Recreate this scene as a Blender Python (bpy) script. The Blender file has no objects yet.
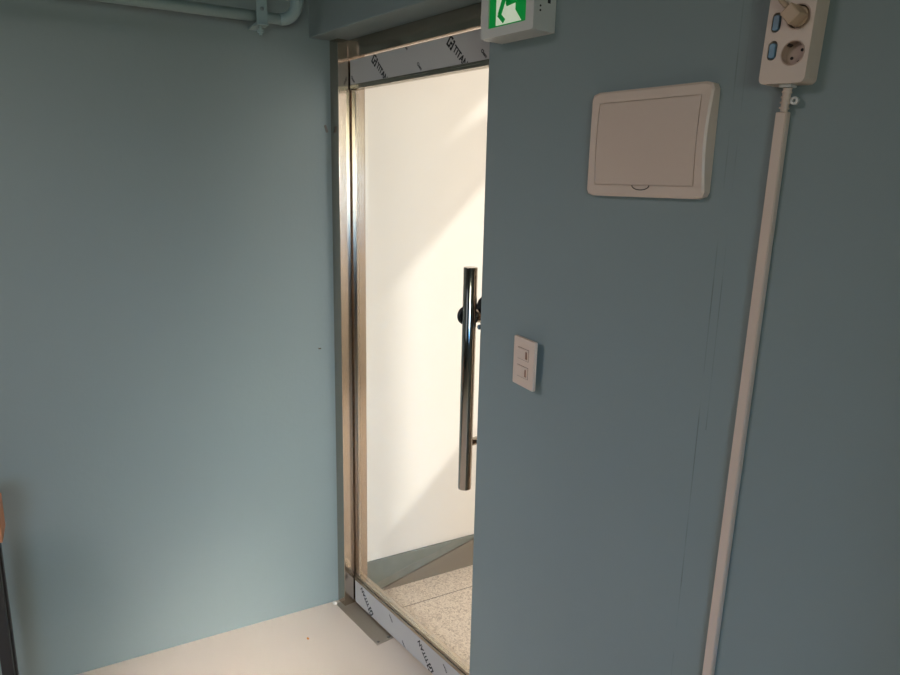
import bpy, bmesh, math, random
from mathutils import Matrix, Vector, Euler
random.seed(4)
S = bpy.context.scene
COL = S.collection
# ------------------------------------------------------------------ camera
def R(d): return math.radians(d)
H = 1.7
def cam_rows():
    p, r, h = R(12.78), R(1.275), R(141.78)
    base = Matrix(((1, 0, 0), (0, -math.sin(p), -math.cos(p)), (0, math.cos(p), -math.sin(p))))
    roll = Matrix(((math.cos(r), -math.sin(r), 0), (math.sin(r), math.cos(r), 0), (0, 0, 1)))
    head = Matrix(((math.sin(h), -math.cos(h), 0), (math.cos(h), math.sin(h), 0), (0, 0, 1)))
    return roll @ base @ head
W2C = cam_rows()
cam_d = bpy.data.cameras.new('camera'); cam = bpy.data.objects.new('camera', cam_d); COL.objects.link(cam)
cam_d.sensor_width = 36; cam_d.lens = 36 * 687 / 900; cam_d.clip_start = 0.02
rx, ry, rz = W2C[0], W2C[1], W2C[2]
rot = Matrix((rx, -ry, -rz)).transposed()
cam.matrix_world = Matrix.Translation((0, 0, H)) @ rot.to_4x4()
S.camera = cam
# ------------------------------------------------------------------ light
S.view_settings.view_transform = 'Standard'; S.view_settings.look = 'None'
S.view_settings.gamma = 1.0; S.view_settings.use_curve_mapping = False
S.view_settings.exposure = 0.0
wd = bpy.data.worlds.new('sky'); S.world = wd; wd.use_nodes = True
wd.node_tree.nodes['Background'].inputs[0].default_value = (0.75, 0.86, 1.0, 1)
wd.node_tree.nodes['Background'].inputs[1].default_value = .6
def area(name, loc, target, sx, sy, power, color, spread=180):
    l = bpy.data.lights.new(name, 'AREA'); l.shape = 'RECTANGLE'; l.size = sx; l.size_y = sy
    l.energy = power; l.color = color; l.spread = R(spread)
    o = bpy.data.objects.new(name, l); COL.objects.link(o); o.location = loc
    o.rotation_euler = (Vector(target) - Vector(loc)).to_track_quat('-Z', 'Y').to_euler()
    return o
sun_d = bpy.data.lights.new('sun', 'SUN'); sun_d.energy = 5.0; sun_d.angle = R(1.4); sun_d.color = (1, .97, .92)
sun = bpy.data.objects.new('sun', sun_d); COL.objects.link(sun)
sun.rotation_euler = Vector((-0.5, -1.0, -1.0)).to_track_quat('-Z', 'Y').to_euler(); sun.location = (1, 5, 6)
area('window_daylight', (2.9, .25, 1.5), (-2.28, 1.5, .3), .8, 1.0, 5.5, (.97, 1.0, .96), 30)
area('second_window_daylight', (2.9, -1.8, 1.8), (-2.4, .5, .4), 1.4, 1.2, 10.5, (.92, 1.0, .80), 90)
area('blue_tint_fill', (2.9, -1.8, 1.4), (-2.2, 1.2, .2), 1.4, 1.0, 3.2, (.08, .40, 1.0), 40)  # added blue light that tints the lower right wall
area('overhead_fill', (-1.5, -1.2, 2.72), (-1.5, .35, 0), .8, .8, 24, (1.0, .88, .90), 110)  # added overhead light to brighten the floor; no fitting is modelled
area('floor_beam_fill', (2.9, .45, 2.0), (-1.45, .85, 0), .6, .5, 4, (1.0, .90, .82), 18)  # extra narrow beam added to lift the floor, not a separate window
area('corridor_fill', (0.5, 2.0, 1.7), (-2.2, 1.7, 1.3), 1.0, 1.8, 42, (1.0, .95, .93))  # unseen fill light added to brighten the corridor

# ------------------------------------------------------------------ materials
def srgb(r, g, b):
    f = lambda c: (c / 255) / 12.92 if c <= 10 else (((c / 255) + .055) / 1.055) ** 2.4
    return (f(r), f(g), f(b), 1)
def mat(name, color, rough=.6, metal=0, bump=0, bscale=60, var=0, vscale=4, spec=.5, emit=None, estr=0, coat=0):
    m = bpy.data.materials.new(name); m.use_nodes = True
    nt = m.node_tree; n = nt.nodes; b = n['Principled BSDF']
    b.inputs['Base Color'].default_value = color
    b.inputs['Roughness'].default_value = rough; b.inputs['Metallic'].default_value = metal
    b.inputs['Specular IOR Level'].default_value = spec
    b.inputs['Coat Weight'].default_value = coat
    tc = n.new('ShaderNodeTexCoord')
    if var:
        t = n.new('ShaderNodeTexNoise'); t.inputs['Scale'].default_value = vscale; t.inputs['Detail'].default_value = 6
        nt.links.new(tc.outputs['Object'], t.inputs['Vector'])
        mx = n.new('ShaderNodeMix'); mx.data_type = 'RGBA'
        mx.inputs[6].default_value = tuple(c * (1 - var) for c in color[:3]) + (1,)
        mx.inputs[7].default_value = tuple(min(1, c * (1 + var)) for c in color[:3]) + (1,)
        nt.links.new(t.outputs['Fac'], mx.inputs[0]); nt.links.new(mx.outputs[2], b.inputs['Base Color'])
    if bump:
        t2 = n.new('ShaderNodeTexNoise'); t2.inputs['Scale'].default_value = bscale; t2.inputs['Detail'].default_value = 3
        nt.links.new(tc.outputs['Object'], t2.inputs['Vector'])
        bp = n.new('ShaderNodeBump'); bp.inputs['Strength'].default_value = bump; bp.inputs['Distance'].default_value = .004
        nt.links.new(t2.outputs['Fac'], bp.inputs['Height']); nt.links.new(bp.outputs['Normal'], b.inputs['Normal'])
    if emit:
        b.inputs['Emission Color'].default_value = emit; b.inputs['Emission Strength'].default_value = estr
    return m
PAINT = srgb(131, 143, 142)
m_wall = mat('teal_paint', PAINT, .55, bump=.12, bscale=55, var=.03, vscale=2.5, spec=.35)
m_white_wall = mat('white_paint', srgb(236, 230, 220), .6, bump=.05, bscale=60, var=.02, spec=.3)
m_ceiling = mat('ceiling_paint', srgb(118, 132, 132), .8, bump=.05)
m_beige = mat('ivory_plastic', srgb(212, 190, 172), .38, var=.015, spec=.5)
m_beige2 = mat('ivory_plastic_inner', srgb(206, 184, 166), .42, spec=.5)
m_sw = mat('switch_plastic', srgb(222, 200, 182), .35)
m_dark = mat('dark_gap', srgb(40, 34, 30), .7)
m_black = mat('black_metal', srgb(26, 25, 25), .45, spec=.5)
m_wood = mat('orange_wood', srgb(196, 132, 92), .5, var=.12, vscale=12)
m_blue = mat('blue_switch', srgb(104, 138, 158), .35)
m_pipe = mat('painted_pipe', srgb(140, 160, 160), .5, bump=.05)
m_plaster = mat('plaster', srgb(225, 220, 210), .8, bump=.3)
m_clip = mat('worn_clip', srgb(120, 112, 104), .6)
m_crumb = mat('orange_crumb', srgb(214, 140, 60), .8)
m_stone = mat('grey_stone', srgb(120, 124, 116), .35, var=.22, vscale=18, spec=.5)
m_brown = mat('brown_trim', srgb(122, 113, 100), .6, var=.05, vscale=20)
m_ink = mat('film_ink', srgb(22, 22, 24), .6)
m_white_plastic = mat('white_plastic', srgb(205, 203, 196), .45)

def brushed(name, color, rough, axis):
    m = mat(name, color, rough, 1.0)
    nt = m.node_tree; n = nt.nodes; b = n['Principled BSDF']
    tc = n.new('ShaderNodeTexCoord'); mp = n.new('ShaderNodeMapping'); t = n.new('ShaderNodeTexNoise')
    mp.inputs['Scale'].default_value = axis; t.inputs['Scale'].default_value = 1; t.inputs['Detail'].default_value = 2
    nt.links.new(tc.outputs['Object'], mp.inputs['Vector']); nt.links.new(mp.outputs['Vector'], t.inputs['Vector'])
    mr = n.new('ShaderNodeMapRange'); mr.inputs['To Min'].default_value = rough * .8; mr.inputs['To Max'].default_value = rough * 1.25
    nt.links.new(t.outputs['Fac'], mr.inputs['Value']); nt.links.new(mr.outputs['Result'], b.inputs['Roughness'])
    bp = n.new('ShaderNodeBump'); bp.inputs['Strength'].default_value = .06; bp.inputs['Distance'].default_value = .001
    nt.links.new(t.outputs['Fac'], bp.inputs['Height']); nt.links.new(bp.outputs['Normal'], b.inputs['Normal'])
    return m
m_steel = brushed('stainless_steel', srgb(188, 176, 163), .15, (400, 400, 6))
m_steel_h = brushed('stainless_steel_rail', srgb(184, 174, 160), .25, (6, 400, 400))
m_plate = brushed('dull_steel', srgb(196, 186, 170), .5, (6, 200, 200))
m_chrome = mat('polished_steel', srgb(180, 172, 162), .09, 1.0)
m_film = mat('protective_film', srgb(198, 195, 191), .48, .05, bump=.03, bscale=20)

def floor_material():                       # cream poured floor with faint scuffs
    m = mat('cream_floor', srgb(226, 213, 197), .42, spec=.4, var=.05, vscale=3)
    return m
m_floor = floor_material()
def terrazzo():
    m = bpy.data.materials.new('speckled_terrazzo'); m.use_nodes = True
    nt = m.node_tree; n = nt.nodes; b = n['Principled BSDF']; b.inputs['Roughness'].default_value = .45
    tc = n.new('ShaderNodeTexCoord')
    v = n.new('ShaderNodeTexVoronoi'); v.inputs['Scale'].default_value = 170
    nz = n.new('ShaderNodeTexNoise'); nz.inputs['Scale'].default_value = 120; nz.inputs['Detail'].default_value = 4
    nt.links.new(tc.outputs['Object'], v.inputs['Vector']); nt.links.new(tc.outputs['Object'], nz.inputs['Vector'])
    sep = n.new('ShaderNodeSeparateColor'); nt.links.new(v.outputs['Color'], sep.inputs[0])
    ad = n.new('ShaderNodeMath'); ad.operation = 'ADD'
    nt.links.new(sep.outputs[0], ad.inputs[0]); nt.links.new(nz.outputs['Fac'], ad.inputs[1])
    cr = n.new('ShaderNodeValToRGB'); e = cr.color_ramp.elements
    e[0].position = .35; e[0].color = srgb(186, 170, 152); e[1].position = 1.15; e[1].color = srgb(240, 226, 208)
    e1 = cr.color_ramp.elements.new(.62); e1.color = srgb(222, 206, 188)
    md = n.new('ShaderNodeMath'); md.operation = 'MULTIPLY'; md.inputs[1].default_value = .75
    nt.links.new(ad.outputs[0], md.inputs[0]); nt.links.new(md.outputs[0], cr.inputs[0])
    nt.links.new(cr.outputs[0], b.inputs['Base Color'])
    return m
m_terrazzo = terrazzo()
def glass():                                # clear flat glass: mostly straight-through plus a Fresnel reflection
    m = bpy.data.materials.new('clear_glass'); m.use_nodes = True
    nt = m.node_tree; n = nt.nodes; n.remove(n['Principled BSDF'])
    t = n.new('ShaderNodeBsdfTransparent'); t.inputs[0].default_value = (.97, .985, .98, 1)
    g = n.new('ShaderNodeBsdfGlossy'); g.inputs['Roughness'].default_value = .01
    f = n.new('ShaderNodeFresnel'); f.inputs[0].default_value = 1.35
    ge = n.new('ShaderNodeNewGeometry'); io = n.new('ShaderNodeMapRange')      # same reflectance from either side of the sheet
    io.inputs['To Min'].default_value = 1.35; io.inputs['To Max'].default_value = 1 / 1.35
    nt.links.new(ge.outputs['Backfacing'], io.inputs['Value']); nt.links.new(io.outputs['Result'], f.inputs[0])
    mx = n.new('ShaderNodeMixShader')
    nt.links.new(f.outputs[0], mx.inputs[0]); nt.links.new(t.outputs[0], mx.inputs[1]); nt.links.new(g.outputs[0], mx.inputs[2])
    nt.links.new(mx.outputs[0], n['Material Output'].inputs[0])
    return m
m_glass = glass()

# ------------------------------------------------------------------ helpers
def tag(o, label=None, cat=None, group=None, kind=None):
    if label: o['label'] = label
    if cat: o['category'] = cat
    if group: o['group'] = group
    if kind: o['kind'] = kind
    return o
def obj(name, bm, m, parent=None, smooth=False, bevel=0, seg=2, loc=None, rot=None):
    bmesh.ops.recalc_face_normals(bm, faces=bm.faces)
    me = bpy.data.meshes.new(name); bm.to_mesh(me); bm.free()
    for q in (m if isinstance(m, (list, tuple)) else [m]): me.materials.append(q)
    if smooth:
        for p in me.polygons: p.use_smooth = True
    o = bpy.data.objects.new(name, me); COL.objects.link(o)
    if parent: o.parent = parent
    if loc: o.location = loc
    if rot: o.rotation_euler = rot
    if bevel:
        b = o.modifiers.new('bevel', 'BEVEL'); b.width = bevel; b.segments = seg; b.limit_method = 'ANGLE'; b.angle_limit = R(35)
    return o
def empty(name, loc, label, cat, rz=0, rot=None, group=None):
    o = bpy.data.objects.new(name, None); COL.objects.link(o); o.location = loc
    o.rotation_euler = rot or (0, 0, rz); o.empty_display_size = .05
    return tag(o, label, cat, group)
def B(): return bmesh.new()
def box(bm, x0, x1, y0, y1, z0, z1, mx=None):
    vs = [bm.verts.new((x, y, z)) for z in (z0, z1) for x, y in ((x0, y0), (x1, y0), (x1, y1), (x0, y1))]
    if mx is not None:
        for v in vs: v.co = mx @ v.co
    for f in ((0, 3, 2, 1), (4, 5, 6, 7), (0, 1, 5, 4), (1, 2, 6, 5), (2, 3, 7, 6), (3, 0, 4, 7)):
        bm.faces.new([vs[i] for i in f])
    return vs
def prism_y(bm, pts, y0, y1):               # polygon in x,z extruded along y
    a = [bm.verts.new((x, y0, z)) for x, z in pts]; b = [bm.verts.new((x, y1, z)) for x, z in pts]
    bm.faces.new(a); bm.faces.new(b[::-1]); n = len(a)
    for i in range(n): bm.faces.new((a[i], b[i], b[(i + 1) % n], a[(i + 1) % n]))
def cyl(bm, p0, p1, r, seg=24, r1=None):
    p0, p1 = Vector(p0), Vector(p1); d = p1 - p0
    q = d.to_track_quat('Z', 'Y').to_matrix().to_4x4()
    bmesh.ops.create_cone(bm, cap_ends=True, segments=seg, radius1=r, radius2=r if r1 is None else r1, depth=d.length,
                          matrix=Matrix.Translation((p0 + p1) / 2) @ q)
def tube(bm, pts, r, seg=18):
    rings = []; pts = [Vector(p) for p in pts]
    for i, p in enumerate(pts):
        t = (pts[min(i + 1, len(pts) - 1)] - pts[max(i - 1, 0)]).normalized()
        q = t.to_track_quat('Z', 'Y').to_matrix()
        rr = r[i] if isinstance(r, (list, tuple)) else r
        rings.append([bm.verts.new(p + q @ Vector((rr * math.cos(a * 2 * math.pi / seg), rr * math.sin(a * 2 * math.pi / seg), 0))) for a in range(seg)])
    for a, b in zip(rings, rings[1:]):
        for i in range(seg): bm.faces.new((a[i], a[(i + 1) % seg], b[(i + 1) % seg], b[i]))
    bm.faces.new(rings[0]); bm.faces.new(rings[-1][::-1])
def ring(bm, cx, cz, y0, y1, ro, ri, seg=40, sx=1, sz=1):   # flat annulus facing -y, real thickness
    vs = []
    for i in range(seg):
        a = 2 * math.pi * i / seg; c, s = math.cos(a), math.sin(a)
        vs.append([bm.verts.new((cx + c * q * sx, y, cz + s * q * sz)) for q, y in ((ro, y0), (ri, y0), (ri, y1), (ro, y1))])
    for i in range(seg):
        a, b = vs[i], vs[(i + 1) % seg]
        for k in range(4): bm.faces.new((a[k], b[k], b[(k + 1) % 4], a[(k + 1) % 4]))
def rrect(x0, x1, z0, z1, r, n=5):
    pts = []
    for cx, cz, a0 in ((x1 - r, z1 - r, 0), (x0 + r, z1 - r, 90), (x0 + r, z0 + r, 180), (x1 - r, z0 + r, 270)):
        for i in range(n + 1):
            a = R(a0 + 90 * i / n); pts.append((cx + r * math.cos(a), cz + r * math.sin(a)))
    return pts
def holed(bm, outer, holes, y0, y1):
    """plate in x,z with holes, between y0 (front) and y1 (back)"""
    edges = []; loops = []
    for lp in [outer] + holes:
        vs = [bm.verts.new((x, y0, z)) for x, z in lp]; loops.append(vs)
        for i in range(len(vs)): edges.append(bm.edges.new((vs[i], vs[(i + 1) % len(vs)])))
    r = bmesh.ops.triangle_fill(bm, use_beauty=True, use_dissolve=False, edges=edges)
    faces = [g for g in r['geom'] if isinstance(g, bmesh.types.BMFace)]
    ex = bmesh.ops.extrude_face_region(bm, geom=faces)
    for v in [g for g in ex['geom'] if isinstance(g, bmesh.types.BMVert)]: v.co.y = y1
def text_mesh(txt, size, depth=.0004, shear=0, bold=.0):
    cu = bpy.data.curves.new('lettering', 'FONT'); cu.body = txt; cu.size = size; cu.extrude = depth / 2; cu.shear = shear
    cu.offset = bold; cu.space_character = 1.03
    t = bpy.data.objects.new('lettering', cu); COL.objects.link(t)
    bpy.context.view_layer.update()
    me = bpy.data.meshes.new_from_object(t.evaluated_get(bpy.context.evaluated_depsgraph_get()))
    bpy.data.objects.remove(t); bpy.data.curves.remove(cu)
    return me

# ------------------------------------------------------------------ the setting
AX, AY = -2.26, 1.225                       # a point on the left wall's foot; that wall runs 9 degrees off square
ROTA = R(-9)
YB = 1.151                                  # front face of the right wall
def onwall(s, out, z):                      # point on the left wall: s along it, out from it
    c, q = math.cos(ROTA), math.sin(ROTA)
    return Vector((AX + c * out - q * s, AY + q * out + c * s, z))
def struct(name, bm, m, **k): return tag(obj(name, bm, m, **k), kind='structure')

def marked_paint():
    """the right wall's paint: two hairline board joints under the paint"""
    m = mat('teal_paint_jointed', PAINT, .55, bump=.12, bscale=55, var=.03, vscale=2.5, spec=.35)
    nt = m.node_tree; n = nt.nodes; b = n['Principled BSDF']
    src = b.inputs['Base Color'].links[0].from_socket
    g = n.new('ShaderNodeNewGeometry'); sx = n.new('ShaderNodeSeparateXYZ'); nt.links.new(g.outputs['Position'], sx.inputs[0])
    out = src
    for x0, z0, z1, wdt, amt in ((-.686, 0, 3, .0011, .55), (-.669, 1.25, 2.02, .0009, .45)):
        d = n.new('ShaderNodeMath'); d.operation = 'SUBTRACT'; d.inputs[1].default_value = x0; nt.links.new(sx.outputs[0], d.inputs[0])
        a = n.new('ShaderNodeMath'); a.operation = 'ABSOLUTE'; nt.links.new(d.outputs[0], a.inputs[0])
        l = n.new('ShaderNodeMath'); l.operation = 'LESS_THAN'; l.inputs[1].default_value = wdt; nt.links.new(a.outputs[0], l.inputs[0])
        zt = n.new('ShaderNodeMath'); zt.operation = 'GREATER_THAN'; zt.inputs[1].default_value = z0; nt.links.new(sx.outputs[2], zt.inputs[0])
        zb = n.new('ShaderNodeMath'); zb.operation = 'LESS_THAN'; zb.inputs[1].default_value = z1; nt.links.new(sx.outputs[2], zb.inputs[0])
        nz = n.new('ShaderNodeTexNoise'); nz.inputs['Scale'].default_value = 7; nt.links.new(g.outputs['Position'], nz.inputs['Vector'])
        nr = n.new('ShaderNodeMapRange'); nr.inputs['From Min'].default_value = .42; nr.inputs['From Max'].default_value = .6
        nr.inputs['To Max'].default_value = amt; nt.links.new(nz.outputs['Fac'], nr.inputs['Value'])
        f = l.outputs[0]
        for q in (zt.outputs[0], zb.outputs[0], nr.outputs['Result']):
            mu = n.new('ShaderNodeMath'); mu.operation = 'MULTIPLY'; nt.links.new(f, mu.inputs[0]); nt.links.new(q, mu.inputs[1]); f = mu.outputs[0]
        mx = n.new('ShaderNodeMix'); mx.data_type = 'RGBA'; mx.inputs[7].default_value = tuple(c * .35 for c in PAINT[:3]) + (1,)
        nt.links.new(f, mx.inputs[0]); nt.links.new(out, mx.inputs[6]); out = mx.outputs[2]
    nt.links.new(out, b.inputs['Base Color'])
    return m
m_wall_r = marked_paint()

CEIL = 2.75
bm = B(); box(bm, -3.4, 3.0, -4.0, 1.30, -.1, 0); struct('floor', bm, m_floor)
bm = B(); box(bm, -2.5, 3.0, 1.30, 4.3, -.1, 0); struct('floor_corridor', bm, m_terrazzo)
bm = B(); box(bm, -3.4, 3.2, -4.2, 1.35, CEIL, CEIL + .12); struct('ceiling', bm, m_ceiling)
bm = B(); box(bm, -.15, 0, -5.4, .085, 0, CEIL); struct('wall_left', bm, m_wall, loc=(AX, AY, 0), rot=(0, 0, ROTA))
bm = B(); box(bm, -.15, 0, .085, 2.2, 0, 4.2); struct('wall_corridor', bm, m_white_wall, loc=(AX, AY, 0), rot=(0, 0, ROTA))
# right wall with its door opening: a lintel runs on to the left wall
bm = B()
prof = [(-2.4, 2.165), (-1.336, 2.165), (-1.336, 0), (3.0, 0), (3.0, CEIL), (-2.4, CEIL)]
prism_y(bm, prof, YB, 1.30); struct('wall_right', bm, m_wall_r, bevel=.004)
# corridor shell: upper wall over the door, side wall, end wall with openings shaped to throw the sun patches
bm = B(); prism_y(bm, [(-2.4, 2.165), (-1.336, 2.165), (-1.336, 0), (.9, 0), (.9, 4.2), (-2.4, 4.2)], 1.302, 1.37); struct('wall_corridor_front', bm, m_white_wall)
bm = B(); box(bm, .9, 1.0, 1.37, 3.1, 0, 4.2); struct('wall_corridor_side', bm, m_white_wall)
bm = B()
holed(bm, [(-2.1, 0), (1.0, 0), (1.0, 4.2), (-2.1, 4.2)],
      [[(-1.93, 1.8), (-1.41, 1.8), (-1.41, 2.93), (-1.93, 2.93)], [(-1.66, 3.02), (-1.45, 3.27), (-1.66, 3.27)]], 3.0, 3.1)
struct('wall_corridor_end', bm, m_white_wall)
bm = B(); box(bm, -2.5, 1.0, 1.30, 3.1, 4.2, 4.3); struct('ceiling_corridor', bm, m_white_wall)
# room walls behind the camera, with window openings
bm = B(); holed(bm, [(-3.4, 0), (3.0, 0), (3.0, CEIL), (-3.4, CEIL)], [[(-2.0, .8), (.2, .8), (.2, 2.2), (-2.0, 2.2)]], -4.0, -4.12)
struct('wall_rear', bm, m_wall)
bm = B(); holed(bm, [(-4.0, 0), (1.3, 0), (1.3, CEIL), (-4.0, CEIL)], [[(-2.6, .9), (-1.0, .9), (-1.0, 2.4), (-2.6, 2.4)], [(-.25, .9), (.75, .9), (.75, 2.1), (-.25, 2.1)]], 0, -.12)
struct('wall_side', bm, m_wall, loc=(3.0, 0, 0), rot=(0, 0, R(90)))
bm = B(); box(bm, .22, .42, .74, YB - .001, 0, CEIL); struct('shade_pier', bm, m_wall)  # unseen pier added to block side window light from the right wall
def window(name, w, h, loc, rz):
    root = struct(name, (lambda b: (ring4(b, w, h), b)[1])(B()), m_white_plastic, loc=loc, rot=(0, 0, rz))
    bm = B(); box(bm, -w / 2 + .05, w / 2 - .05, -.004, .004, .05, h - .05); obj('window_pane', bm, m_glass, root)
    return root
def ring4(b, w, h):
    for x0, x1, z0, z1 in ((-w / 2, w / 2, 0, .05), (-w / 2, w / 2, h - .05, h), (-w / 2, -w / 2 + .05, .05, h - .05), (w / 2 - .05, w / 2, .05, h - .05), (-.02, .02, .05, h - .05)):
        box(b, x0, x1, -.03, .03, z0, z1)
window('window_1', 2.2, 1.4, (-.9, -4.06, .8), 0)
window('window_2', 1.6, 1.5, (3.06, -1.8, .9), R(90))
window('window_3', 1.0, 1.2, (3.06, .25, .9), R(90))
# corridor skirting and a thin brown wedge in front of it
bm = B(); box(bm, 0, .012, .085, 2.0, 0, .142); struct('baseboard_corridor', bm, m_stone, loc=(AX, AY, 0), rot=(0, 0, ROTA), bevel=.002)
bm = B()
pr = [(.16, 0), (1.6, 0), (1.6, .138), (.66, .135)]
a = [bm.verts.new((.013, y, z)) for y, z in pr]; b_ = [bm.verts.new((.022, y, z)) for y, z in pr]
bm.faces.new(a); bm.faces.new(b_[::-1])
for i in range(4): bm.faces.new((a[i], b_[i], b_[(i + 1) % 4], a[(i + 1) % 4]))
struct('trim_1', bm, m_brown, loc=(AX, AY, 0), rot=(0, 0, ROTA))
# terrazzo joint
bm = B(); box(bm, .165, .168, .2, 1.8, 0, .0008); struct('trim_2', bm, m_brown, loc=(AX, AY, 0), rot=(0, 0, ROTA))

# ------------------------------------------------------------------ door frame and door
XJ, YJ, YD = -2.205, 1.223, 1.268
XR = -1.365                                 # inner face of the right jamb
bm = B()
box(bm, -2.275, XJ, YJ, 1.33, 0, 2.165)      # left jamb
box(bm, XR, -1.334, YJ, 1.33, 0, 2.165)      # right jamb
box(bm, XJ, XR, YJ + .040, 1.33, 2.106, 2.164)   # head
tag(obj('door_frame', bm, m_steel, bevel=.0015), 'brushed stainless steel frame lining the doorway between teal wall and corridor', 'door frame', kind='structure')
bm = B(); box(bm, -2.24, -1.922, 1.2, 1.285, .0005, .003)
pl = tag(obj('floor_plate', bm, m_plate, bevel=.001), 'flat stainless steel pivot plate on the cream floor at foot of door', 'floor plate')
bm = B()
for x, y in ((-1.935, 1.212), (-1.935, 1.258)):
    bm = B(); cyl(bm, (x, y, .0028), (x, y, .0036), .006, 20); obj('screw', bm, m_chrome, pl)

door = empty('glass_door', (-2.2, YD, 0), 'clear glass door in stainless frame with printed film on both rails', 'door')
def D(x): return x + 2.2
X0, X1 = D(-2.2), D(-1.37)
yb = .030
bm = B(); box(bm, X0 + .003, X0 + .028, .003, .019, .136, 2.003)
obj('stile', bm, m_steel, door, bevel=.002)
bm = B(); box(bm, X1 - .028, X1 - .003, .003, .019, .136, 2.003)
obj('stile', bm, m_steel, door, bevel=.002)
bm = B(); box(bm, X0 + .003, X1 - .003, 0, yb, 2.003, 2.100)
box(bm, X0 + .003, X1 - .003, -.003, 0, 2.003, 2.018)
tr = obj('top_rail', bm, m_steel_h, door, bevel=.0012)
bm = B(); box(bm, X0 + .003, X1 - .003, 0, yb, .01, .136)
box(bm, X0 + .003, X1 - .003, -.003, 0, .110, .124)
br = obj('bottom_rail', bm, m_steel_h, door, bevel=.0012)
bm = B(); box(bm, X0 + .028, X1 - .028, .006, .016, .136, 2.003); obj('glass_pane', bm, m_glass, door)
bm = B(); box(bm, X0 + .003, X1 - .003, -.0012, -.0002, 2.019, 2.098)
ft = tag(obj('protective_film', bm, m_film, tr), 'grey film printed TITAN on the top rail')
bm = B(); box(bm, X0 + .003, X1 - .003, -.0012, -.0002, .012, .108)
fb = tag(obj('protective_film', bm, m_film, br), 'grey film printed TITAN on the bottom rail')

def logo_bm(bm, mx, s):
    """interlocking angular emblem: two hooked strokes round a centre"""
    w = .2
    bars = [(-.55, -.35, -.35, .55), (-.35, .1, .35, .55), (-.55, .1, -.55, -.35), (-.1, .1, -.35, .12),
            (.35, .55, -.55, .35), (.22, .55, -.55, -.35), (.22, .55, .3, .5), (.1, .3, -.08, .12)]
    for x0, x1, z0, z1 in bars:
        vs = box(bm, x0 * s, x1 * s, z0 * s, z1 * s, 0, .0004, mx)
def print_mark(parent, x, z, ang, size, words, with_logo, zclip, kind):
    """lettering running down the film at an angle; cut off at the film's edge like the print itself"""
    # local text plane: x right, y up, z toward viewer -> map to door plane (x, -y, z)
    base = Matrix(((1, 0, 0, 0), (0, 0, -1, -.0013), (0, 1, 0, 0), (0, 0, 0, 1)))
    mx = Matrix.Translation((D(x), 0, z)) @ base @ Matrix.Rotation(R(ang), 4, 'Z')
    bm = B()
    off = 0
    if with_logo:
        logo_bm(bm, mx @ Matrix.Translation((0, 0, 0)), size * 1.05); off = size * .78
    me = text_mesh(words, size, bold=size * .035)
    tmp = B(); tmp.from_mesh(me); bpy.data.meshes.remove(me)
    tmp.transform(mx @ Matrix.Translation((off, -size * .35, 0)))
    me2 = bpy.data.meshes.new('t'); tmp.to_mesh(me2); tmp.free(); bm.from_mesh(me2); bpy.data.meshes.remove(me2)
    for zc, up in ((zclip[0], False), (zclip[1], True)):
        bmesh.ops.bisect_plane(bm, geom=bm.verts[:] + bm.edges[:] + bm.faces[:], plane_co=(0, 0, zc), plane_no=(0, 0, 1),
                               clear_outer=up, clear_inner=not up)
    bmesh.ops.bisect_plane(bm, geom=bm.verts[:] + bm.edges[:] + bm.faces[:], plane_co=(X0 + .004, 0, 0), plane_no=(1, 0, 0), clear_inner=True)
    if len(bm.faces): return obj('printed_logo' if with_logo else 'printed_word', bm, m_ink, parent)
    bm.free()
TZ = (2.0195, 2.0975); BZ = (.0125, .1075)
for x in (-2.038, -1.634, -1.23 - .2):
    if x < -1.4: print_mark(ft, x, 2.081, -43, .0265, 'TITAN', True, TZ, 1)
for x in (-2.19, -1.797, -1.50): print_mark(ft, x, 2.046, -43, .0125, 'Cham', False, TZ, 1)
print_mark(ft, -1.872, 2.112, -43, .0125, 'Cham', False, TZ, 1)
for x, z in ((-2.078, .030), (-1.680, .026)): print_mark(fb, x, z, 137, .0265, 'TITAN', True, BZ, 1)
for x, z in ((-1.922, .070), (-1.835, .010), (-1.585, .068), (-1.50, .03)): print_mark(fb, x, z, 137, .0125, 'Cham', False, BZ, 1)

# pull handle: long polished bar, two standoffs, collar and lock discs
hx, hy = D(-1.439), 1.2 - YD
hd = bpy.data.objects.new('pull_handle', None); COL.objects.link(hd); hd.parent = door
bm = B(); cyl(bm, (hx, hy, .822), (hx, hy, 1.474), .0195, 40); obj('handle_bar', bm, m_chrome, hd, smooth=False, bevel=.002)
for p in hd.children:
    for f in p.data.polygons: f.use_smooth = abs(f.normal.z) < .5
for z, r in ((1.335, .019), (.962, .012)):
    bm = B(); cyl(bm, (hx, hy + .018, z), (hx, .006, z), r, 24); obj('standoff', bm, m_chrome, hd)
bm = B(); cyl(bm, (hx + .006, -.012, 1.345), (hx + .006, .0058, 1.345), .046, 36); obj('lock_disc', bm, m_black, hd, bevel=.003)
bm = B(); cyl(bm, (hx - .028, hy + .004, 1.335), (hx - .018, hy + .004, 1.335), .026, 30); obj('end_cap', bm, m_black, hd, bevel=.002)
bm = B(); cyl(bm, (hx + .03, hy + .01, 1.31), (hx + .03, .006, 1.31), .007, 16); obj('lock_cylinder', bm, m_chrome, hd)

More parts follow.
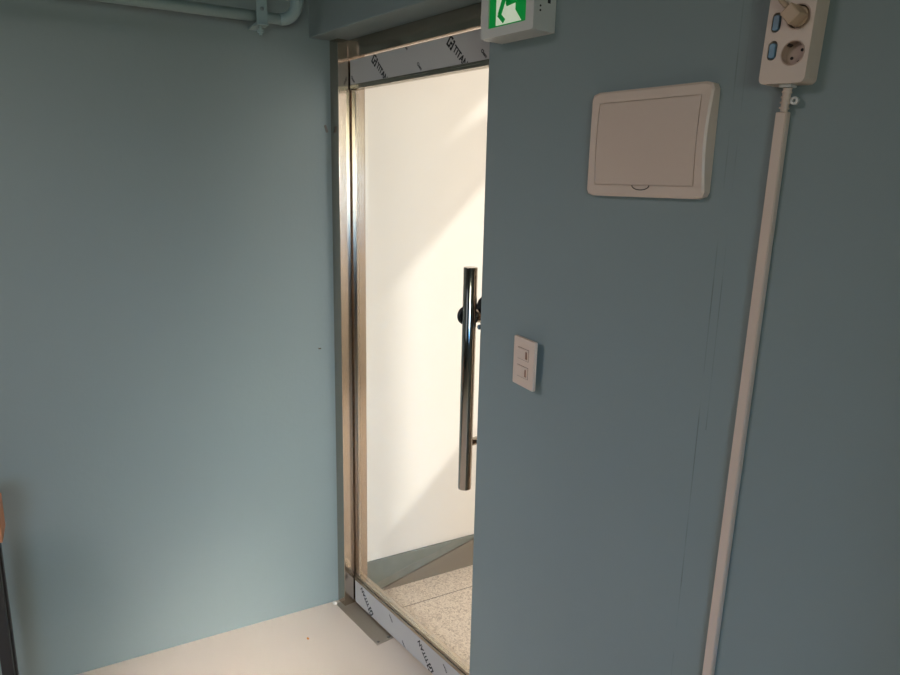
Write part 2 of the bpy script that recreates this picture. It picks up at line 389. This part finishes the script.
# ------------------------------------------------------------------ things on the right wall
# distribution box
bx = empty('distribution_box', (-.850, YB, 1.78), 'ivory plastic distribution box with hinged lid on the teal wall', 'distribution box')
def box_cover():
    bm = B(); w0, w1, h = .138, .138, .1015
    N = 16; rows = []
    def th(t): return .018 + .006 * math.sin(math.pi * min(1, max(0, t))) ** 1.0
    # grid of rings: outline at wall, outline at front, inner frame edge
    outer = []
    iw, ih = .1155, .080
    for side in range(4):
        for i in range(N):
            t = i / N
            if side == 0: outer.append((-1 + 2 * t, -1))
            if side == 1: outer.append((1, -1 + 2 * t))
            if side == 2: outer.append((1 - 2 * t, 1))
            if side == 3: outer.append((-1, 1 - 2 * t))
    def soft(u, v, hw, hh, r):
        x, z = u * hw, v * hh
        cx, cz = hw - r, hh - r
        if abs(x) > cx and abs(z) > cz:
            dx, dz = abs(x) - cx, abs(z) - cz; k = r / max(1e-6, math.hypot(dx, dz)) * max(dx, dz) / r
            x = math.copysign(cx + dx * k, x); z = math.copysign(cz + dz * k, z)
        return x, z
    L = []
    for (hw, hh, r, dy) in ((w0, h, .014, 0), (w0, h, .014, .85), (w0 - .004, h - .004, .012, 1.0), (iw, ih, .002, .96), (iw, ih, .002, .80)):
        row = []
        for u, v in outer:
            x, z = soft(u, v, hw, hh, r); t = th((z + h) / (2 * h))
            if .8 < dy and hw > .12: x *= 1 - .032 * math.sin(math.pi * min(1, max(0, (z + h) / (2 * h))))
            row.append(bm.verts.new((x, -t * dy, z)))
        L.append(row)
    n = len(outer)
    for a, b in zip(L, L[1:]):
        for i in range(n): bm.faces.new((a[i], a[(i + 1) % n], b[(i + 1) % n], b[i]))
    bm.faces.new(L[0]); bm.faces.new(L[-1])
    return bm
obj('cover_frame', box_cover(), m_beige, bx)
bm = B(); outl = []
hw, hh = .1140, .0785; rows = []
for k in range(9):
    z = -hh + 2 * hh * k / 8; t = (.018 + .006 * math.sin(math.pi * (z + .1015) / .203)) * .96
    rows.append([bm.verts.new((x, y, z)) for x, y in ((-hw, -t), (hw, -t), (hw, -t + .006), (-hw, -t + .006))])
for a, b in zip(rows, rows[1:]):
    for i in range(4): bm.faces.new((a[i], a[(i + 1) % 4], b[(i + 1) % 4], b[i]))
bm.faces.new(rows[0]); bm.faces.new(rows[-1][::-1])
lid = obj('lid', bm, m_beige2, bx)
# dark shadow gap round the lid (recess floor) and half-moon finger pull
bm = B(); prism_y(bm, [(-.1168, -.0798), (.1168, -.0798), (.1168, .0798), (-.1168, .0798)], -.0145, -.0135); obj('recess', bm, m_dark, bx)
bm = B(); pts = [(.02 * math.cos(a), -.0792 - .0085 * math.sin(a)) for a in [math.pi * i / 14 for i in range(15)]]
tube(bm, [(x, -.0202 , z) for x, z in pts], .0009, 8); obj('finger_pull', bm, m_dark, bx)

# light switch
sw = empty('light_switch', (-1.149, YB - .0095, 1.277), 'small ivory double light switch plate on the teal wall below the distribution box', 'light switch', rot=(0, R(.5), R(-12)))
bm = B(); prism_y(bm, rrect(-.046, .046, -.060, .060, .003, 3), -.009, 0); obj('switch_plate', bm, m_sw, sw, bevel=.0015)
for z0, z1 in ((.008, .035), (-.036, -.009)):
    bm = B(); ring4b = [(-.024, .022, z0, z1)]
    x0, x1, q0, q1 = ring4b[0]
    bm2 = B()
    a = [(x0, q0), (x1, q0), (x1, q1), (x0, q1)]
    vs = [bm2.verts.new((x, y, z)) for (x, z), y in zip(a, (-.0105, -.0105, -.0125, -.0125))] + [bm2.verts.new((x, -.008, z)) for x, z in a]
    for f in ((0, 1, 2, 3), (7, 6, 5, 4), (0, 4, 5, 1), (1, 5, 6, 2), (2, 6, 7, 3), (3, 7, 4, 0)): bm2.faces.new([vs[i] for i in f])
    bm.free(); rk = obj('rocker', bm2, m_sw, sw, bevel=.0006)
    bm = B(); box(bm, .0145, .0195, -.0135, -.0105, z0 + .005, z1 - .004); tag(obj('marker', bm, mat('rocker_marker', srgb(150, 112, 92), .5), rk), 'narrow brown marker window')
    bm = B(); box(bm, -.0252, .0232, -.0094, -.0088, z0 - .0012, z1 + .0012); obj('rocker_gap', bm, mat('rocker_gap', srgb(150, 120, 100), .6), sw)

# exit sign
ex = empty('exit_sign', (-1.205, YB, 2.102), 'green and white running person exit sign box high on wall edge', 'exit sign')
EX = lambda x: x + 1.205
EZ = lambda z: z - 2.095
bm = B(); holed(bm, rrect(EX(-1.290), EX(-1.120), EZ(2.010), EZ(2.18), .006, 4), [rrect(EX(-1.266), EX(-1.144), EZ(2.030), EZ(2.160), .002, 2)], -.066, -.058)
box(bm, EX(-1.290), EX(-1.120), -.058, 0, EZ(2.010), EZ(2.18))
hs = obj('housing', bm, m_white_plastic, ex, bevel=.002)
m_green = mat('sign_green', srgb(0, 150, 62), .35, emit=srgb(0, 165, 70), estr=.22)
m_signwhite = mat('sign_white', srgb(226, 230, 214), .35, emit=srgb(220, 240, 205), estr=.35)
bm = B(); prism_y(bm, [(EX(-1.265), EZ(2.031)), (EX(-1.145), EZ(2.031)), (EX(-1.145), EZ(2.159)), (EX(-1.265), EZ(2.159))], -.0625, -.0585)
pn = tag(obj('sign_panel', bm, m_green, ex), 'bright green sign face')
bm = B(); prism_y(bm, [(EX(-1.241), EZ(2.0335)), (EX(-1.160), EZ(2.0335)), (EX(-1.180), EZ(2.058)), (EX(-1.180), EZ(2.150)), (EX(-1.241), EZ(2.150))], -.0640, -.0626)
obj('door_symbol', bm, m_signwhite, pn)
bm = B()
def limb(x0, z0, x1, z1, w):
    d = Vector((x1 - x0, 0, z1 - z0)).normalized(); nx, nz = -d.z * w / 2, d.x * w / 2
    prism_y(bm, [(EX(x0) + nx, EZ(z0) + nz), (EX(x0) - nx, EZ(z0) - nz), (EX(x1) - nx, EZ(z1) - nz), (EX(x1) + nx, EZ(z1) + nz)], -.0652, -.0641)
limb(-1.203, 2.110, -1.229, 2.054, .012)   # rear leg
limb(-1.232, 2.056, -1.213, 2.039, .010)    # rear foot
limb(-1.204, 2.108, -1.202, 2.072, .013)    # front thigh
limb(-1.207, 2.074, -1.172, 2.078, .012)    # front shin out to the right
limb(-1.176, 2.078, -1.170, 2.086, .007)
limb(-1.204, 2.105, -1.212, 2.135, .015)    # torso
limb(-1.210, 2.132, -1.235, 2.118, .006)
limb(-1.210, 2.132, -1.188, 2.122, .006)
cyl(bm, (EX(-1.206), -.0652, EZ(2.1425)), (EX(-1.206), -.0641, EZ(2.1425)), .006, 20)
obj('running_figure', bm, m_green, pn)
bm = B()
for z in (2.049, 2.058): cyl(bm, (EX(-1.1205), -.047, EZ(z)), (EX(-1.1190), -.047, EZ(z)), .0022, 12)
obj('indicator', bm, m_dark, hs)
bm = B(); box(bm, EX(-1.1205), EX(-1.1190), -.026, -.018, EZ(2.066), EZ(2.135)); obj('test_slot', bm, m_dark, hs)

# cable trunking
lean = math.atan2(.012, 1.07)
tk = empty('cable_trunking', (-.590, YB, 1.822), 'long narrow ivory cable trunking running down teal wall to floor', 'cable trunking', rot=(0, lean, 0))
bm = B(); box(bm, -.011, .0085, -.013, 0, -1.815, 0); obj('trunking_body', bm, m_beige, tk, bevel=.002)
bm = B(); box(bm, -.0095, .007, -.0145, -.0125, -1.813, -.001); obj('trunking_lid', bm, m_beige, tk, bevel=.001)

# power strip
ps = empty('power_strip', (-.584, YB, 1.862), 'ivory power strip with round sockets and blue switches, fixed above trunking', 'power strip', rot=(0, R(2.2), 0))
PX = lambda x: x + .584
PZ = lambda z: z - 1.862
L0, L1 = -.6215, -.5475
top = 2.10
sock = [(-.5725, 1.906), (-.5725, 1.958), (-.5725, 2.010), (-.5725, 2.062)]
swt = [(-.606, 1.912), (-.606, 1.953), (-.606, 2.002), (-.606, 2.052)]
bm = B()
def circ(cx, cz, r, n=36): return [(cx + r * math.cos(2 * math.pi * i / n), cz + r * math.sin(2 * math.pi * i / n)) for i in range(n)]
holes = [circ(PX(x), PZ(z), .0188) for x, z in sock] + [rrect(PX(x) - .0072, PX(x) + .0072, PZ(z) - .0145, PZ(z) + .0145, .0070, 5) for x, z in swt]
holed(bm, rrect(PX(L0), PX(L1), PZ(1.862), PZ(top), .009, 5), holes, -.040, -.024)
prism_y(bm, rrect(PX(L0), PX(L1), PZ(1.862), PZ(top), .009, 5), -.024, 0)
obj('strip_body', bm, m_beige, ps, bevel=.0012)
m_sock = mat('socket_plastic', srgb(186, 158, 138), .4)
for i, (x, z) in enumerate(sock):
    bm = B(); ring(bm, PX(x), PZ(z), -.0405, -.0242, .0186, .0172, 40)
    cyl(bm, (PX(x), -.0252, PZ(z)), (PX(x), -.0242, PZ(z)), .0172, 40)
    so = obj('socket', bm, m_sock, ps)
    for a in (38, 218):
        bm = B(); cyl(bm, (PX(x) + .0092 * math.cos(R(a)), -.0262, PZ(z) + .0092 * math.sin(R(a))), (PX(x) + .0092 * math.cos(R(a)), -.0250, PZ(z) + .0092 * math.sin(R(a))), .0024, 16); obj('contact_hole', bm, m_dark, so)
    for a in (128, 308):
        bm = B(); mx = Matrix.Translation((PX(x), 0, PZ(z))) @ Matrix.Rotation(R(-a), 4, 'Y')
        box(bm, .0150, .0172, -.038, -.026, -.0022, .0022, mx); obj('earth_clip', bm, m_dark, so)
for x, z in swt:
    bm = B(); prism_y(bm, rrect(PX(x) - .0070, PX(x) + .0070, PZ(z) - .0143, PZ(z) + .0143, .0068, 5), -.034, -.0245)
    rim = tag(obj('switch_well', bm, mat('switch_well', srgb(112, 104, 92), .5), ps), 'brown oval well round the blue switch')
    bm = B(); prism_y(bm, rrect(PX(x) - .0050, PX(x) + .0050, PZ(z) - .0115, PZ(z) + .0105, .003, 4), -.042, -.034)
    tag(obj('rocker_switch', bm, m_blue, rim, bevel=.001), 'translucent blue rocker switch')
# cord grip with ring clip
bm = B(); box(bm, PX(-.592), PX(-.572), -.030, -.010, PZ(1.8575), PZ(1.8625)); cg = obj('cord_grip', bm, m_white_plastic, ps, bevel=.0012)
bm = B(); cyl(bm, (PX(-.582), -.019, PZ(1.8575)), (PX(-.585), -.014, PZ(1.822)), .0068, 24, .0058)
for k in range(4): cyl(bm, (PX(-.5822 - .0007 * k), -.0188 + .001 * k, PZ(1.852 - .008 * k)), (PX(-.5824 - .0007 * k), -.0188 + .001 * k, PZ(1.8495 - .008 * k)), .0078, 24)
obj('cord_sleeve', bm, m_beige, ps)
bm = B(); ring(bm, PX(-.5705), PZ(1.838), -.016, -.010, .0062, .0028, 28); obj('ring_clip', bm, m_white_plastic, ps)

# plug turned in the second socket
pg = empty('power_plug', (-.569, YB - .0265, 1.9576), 'blocky beige plug turned diagonally in the power strip socket', 'plug', rot=(0, R(-42), 0))
m_plug = mat('plug_plastic', srgb(196, 166, 138), .45)
bm = B(); cyl(bm, (0, 0, 0), (0, -.012, 0), .0148, 32); obj('plug_base', bm, m_plug, pg, bevel=.001)
bm = B(); box(bm, -.011, .011, -.040, -.010, -.011, .013); obj('plug_body', bm, m_plug, pg, bevel=.0025)
bm = B(); tube(bm, [(0, -.026, .012), (0, -.027, .022), (-.001, -.026, .032), (-.001, -.024, .042)], [.0052, .0045, .0038, .0034], 16)
obj('cord', bm, m_plug, pg, smooth=True)

# ------------------------------------------------------------------ pipe on the left wall
pp = empty('wall_pipe', (-2.2, 1.0, 2.19), 'teal painted pipe with elbow running along the top of left wall', 'pipe')
def pl_(s, out, z): return onwall(s, out, z) - Vector((-2.2, 1.0, 2.19))
so_ = .095; pr_ = .0165
def S_(y): return (y - AY) / math.cos(ROTA)
bm = B(); s1 = -.195
tube(bm, [pl_(-3.5, so_, 2.192), pl_(s1, so_, 2.192)], pr_, 24); obj('straight_run', bm, m_pipe, pp, smooth=True)
bm = B(); pts = []
c0 = pl_(s1 - .005, so_, 2.192); dirA = (onwall(1, 0, 0) - onwall(0, 0, 0)); dirU = Vector((.34, -.03, .94)).normalized(); rad = .05
for i in range(11):
    a = R(9 * i); pts.append(c0 + dirA * (rad * math.sin(a)) + dirU * (rad * (1 - math.cos(a))))
tube(bm, pts, .0185, 24); obj('elbow', bm, m_pipe, pp, smooth=True)
bm = B(); e = pts[-1]; tube(bm, [e - dirU * .006, e + dirU * .016], .0205, 24); obj('elbow_collar', bm, m_pipe, pp)
bm = B(); tube(bm, [e, e + dirU * .46], pr_, 24); obj('riser', bm, m_pipe, pp, smooth=True)

bk = empty('pipe_bracket', tuple(onwall(S_(.965), 0, 2.222)), 'perforated teal metal strap bracket holding the pipe beside its elbow', 'bracket', rz=ROTA)
bm = B(); sw_ = .0165
def strip(bm, u0, u1, z0, z1, holes):
    edges = []
    for lp in [[(-sw_, z0), (sw_, z0), (sw_, z1), (-sw_, z1)]] + [circ(0, z, .0065, 14) for z in holes]:
        vs = [bm.verts.new((u0, y, z)) for y, z in lp]
        for i in range(len(vs)): edges.append(bm.edges.new((vs[i], vs[(i + 1) % len(vs)])))
    r = bmesh.ops.triangle_fill(bm, use_beauty=True, use_dissolve=False, edges=edges)
    fs = [g for g in r['geom'] if isinstance(g, bmesh.types.BMFace)]
    exd = bmesh.ops.extrude_face_region(bm, geom=fs)
    for v in [g for g in exd['geom'] if isinstance(g, bmesh.types.BMVert)]: v.co.x = u1
strip(bm, .121, .125, -.055, .54, [-.012 + .045 * k for k in range(12)])
obj('strap', bm, m_pipe, bk)
bm = B(); box(bm, .085, .132, -.018, .018, -.060, -.055); box(bm, .0, .125, -.0165, .0165, -.055, -.050); obj('foot_angle', bm, m_pipe, bk, bevel=.001)
bm = B(); cyl(bm, (.1, 0, -.085), (.1, 0, -.055), .0055, 12); cyl(bm, (.1, 0, -.078), (.1, 0, -.070), .011, 6); obj('bolt', bm, m_pipe, bk)

# small marks on the left wall
def wall_bit(name, s, z, w, h, t, m, label, cat, rx=0):
    bm = B(); box(bm, -.001, t, -w / 2, w / 2, -h / 2, h / 2)
    o = obj(name, bm, m, loc=tuple(onwall(s, 0, z)), rot=(rx, 0, ROTA), bevel=min(w, h) * .2); return tag(o, label, cat)
hk = wall_bit('metal_clip', S_(1.205), 1.872, .008, .026, .004, m_clip, 'tiny metal clip on the teal wall beside upper door frame', 'clip', .3)
wall_bit('screw_stub', S_(1.165), 1.079, .010, .004, .005, m_steel, 'tiny screw stub in teal wall beside the door frame at mid height', 'screw')
bm = B(); bmesh.ops.create_icosphere(bm, subdivisions=2, radius=.010)
for v in bm.verts: v.co *= 1 + random.uniform(-.2, .2); v.co.z *= .7
tag(obj('plaster_lump', bm, m_plaster, loc=(-2.240, 1.196, .009)), 'small white plaster lump on floor where wall meets door frame', 'plaster')
bm = B(); bmesh.ops.create_icosphere(bm, subdivisions=2, radius=.0055)
for v in bm.verts: v.co.x *= 1.3 + random.uniform(-.2, .2); v.co.y *= .8; v.co.z *= .45
tag(obj('crumb', bm, m_crumb, loc=(-2.109, 1.009, .0025)), 'small orange crumb lying on the cream floor', 'crumb')
# desk at the left edge
dk = empty('console_table', (-2.45, .149, 0), 'narrow orange wood topped table with black metal legs against left wall', 'table', rz=ROTA)
bm = B(); box(bm, 0.15, .266, -1.3, 0.0, .662, .77); obj('table_top', bm, m_wood, dk, bevel=.003)
for x, y in ((.236, -.046), (.236, -1.3), (.155, -.046), (.155, -1.3)):
    bm = B(); box(bm, x, x + .028, y, y + .03, 0, .662); obj('leg', bm, m_black, dk, bevel=.002)
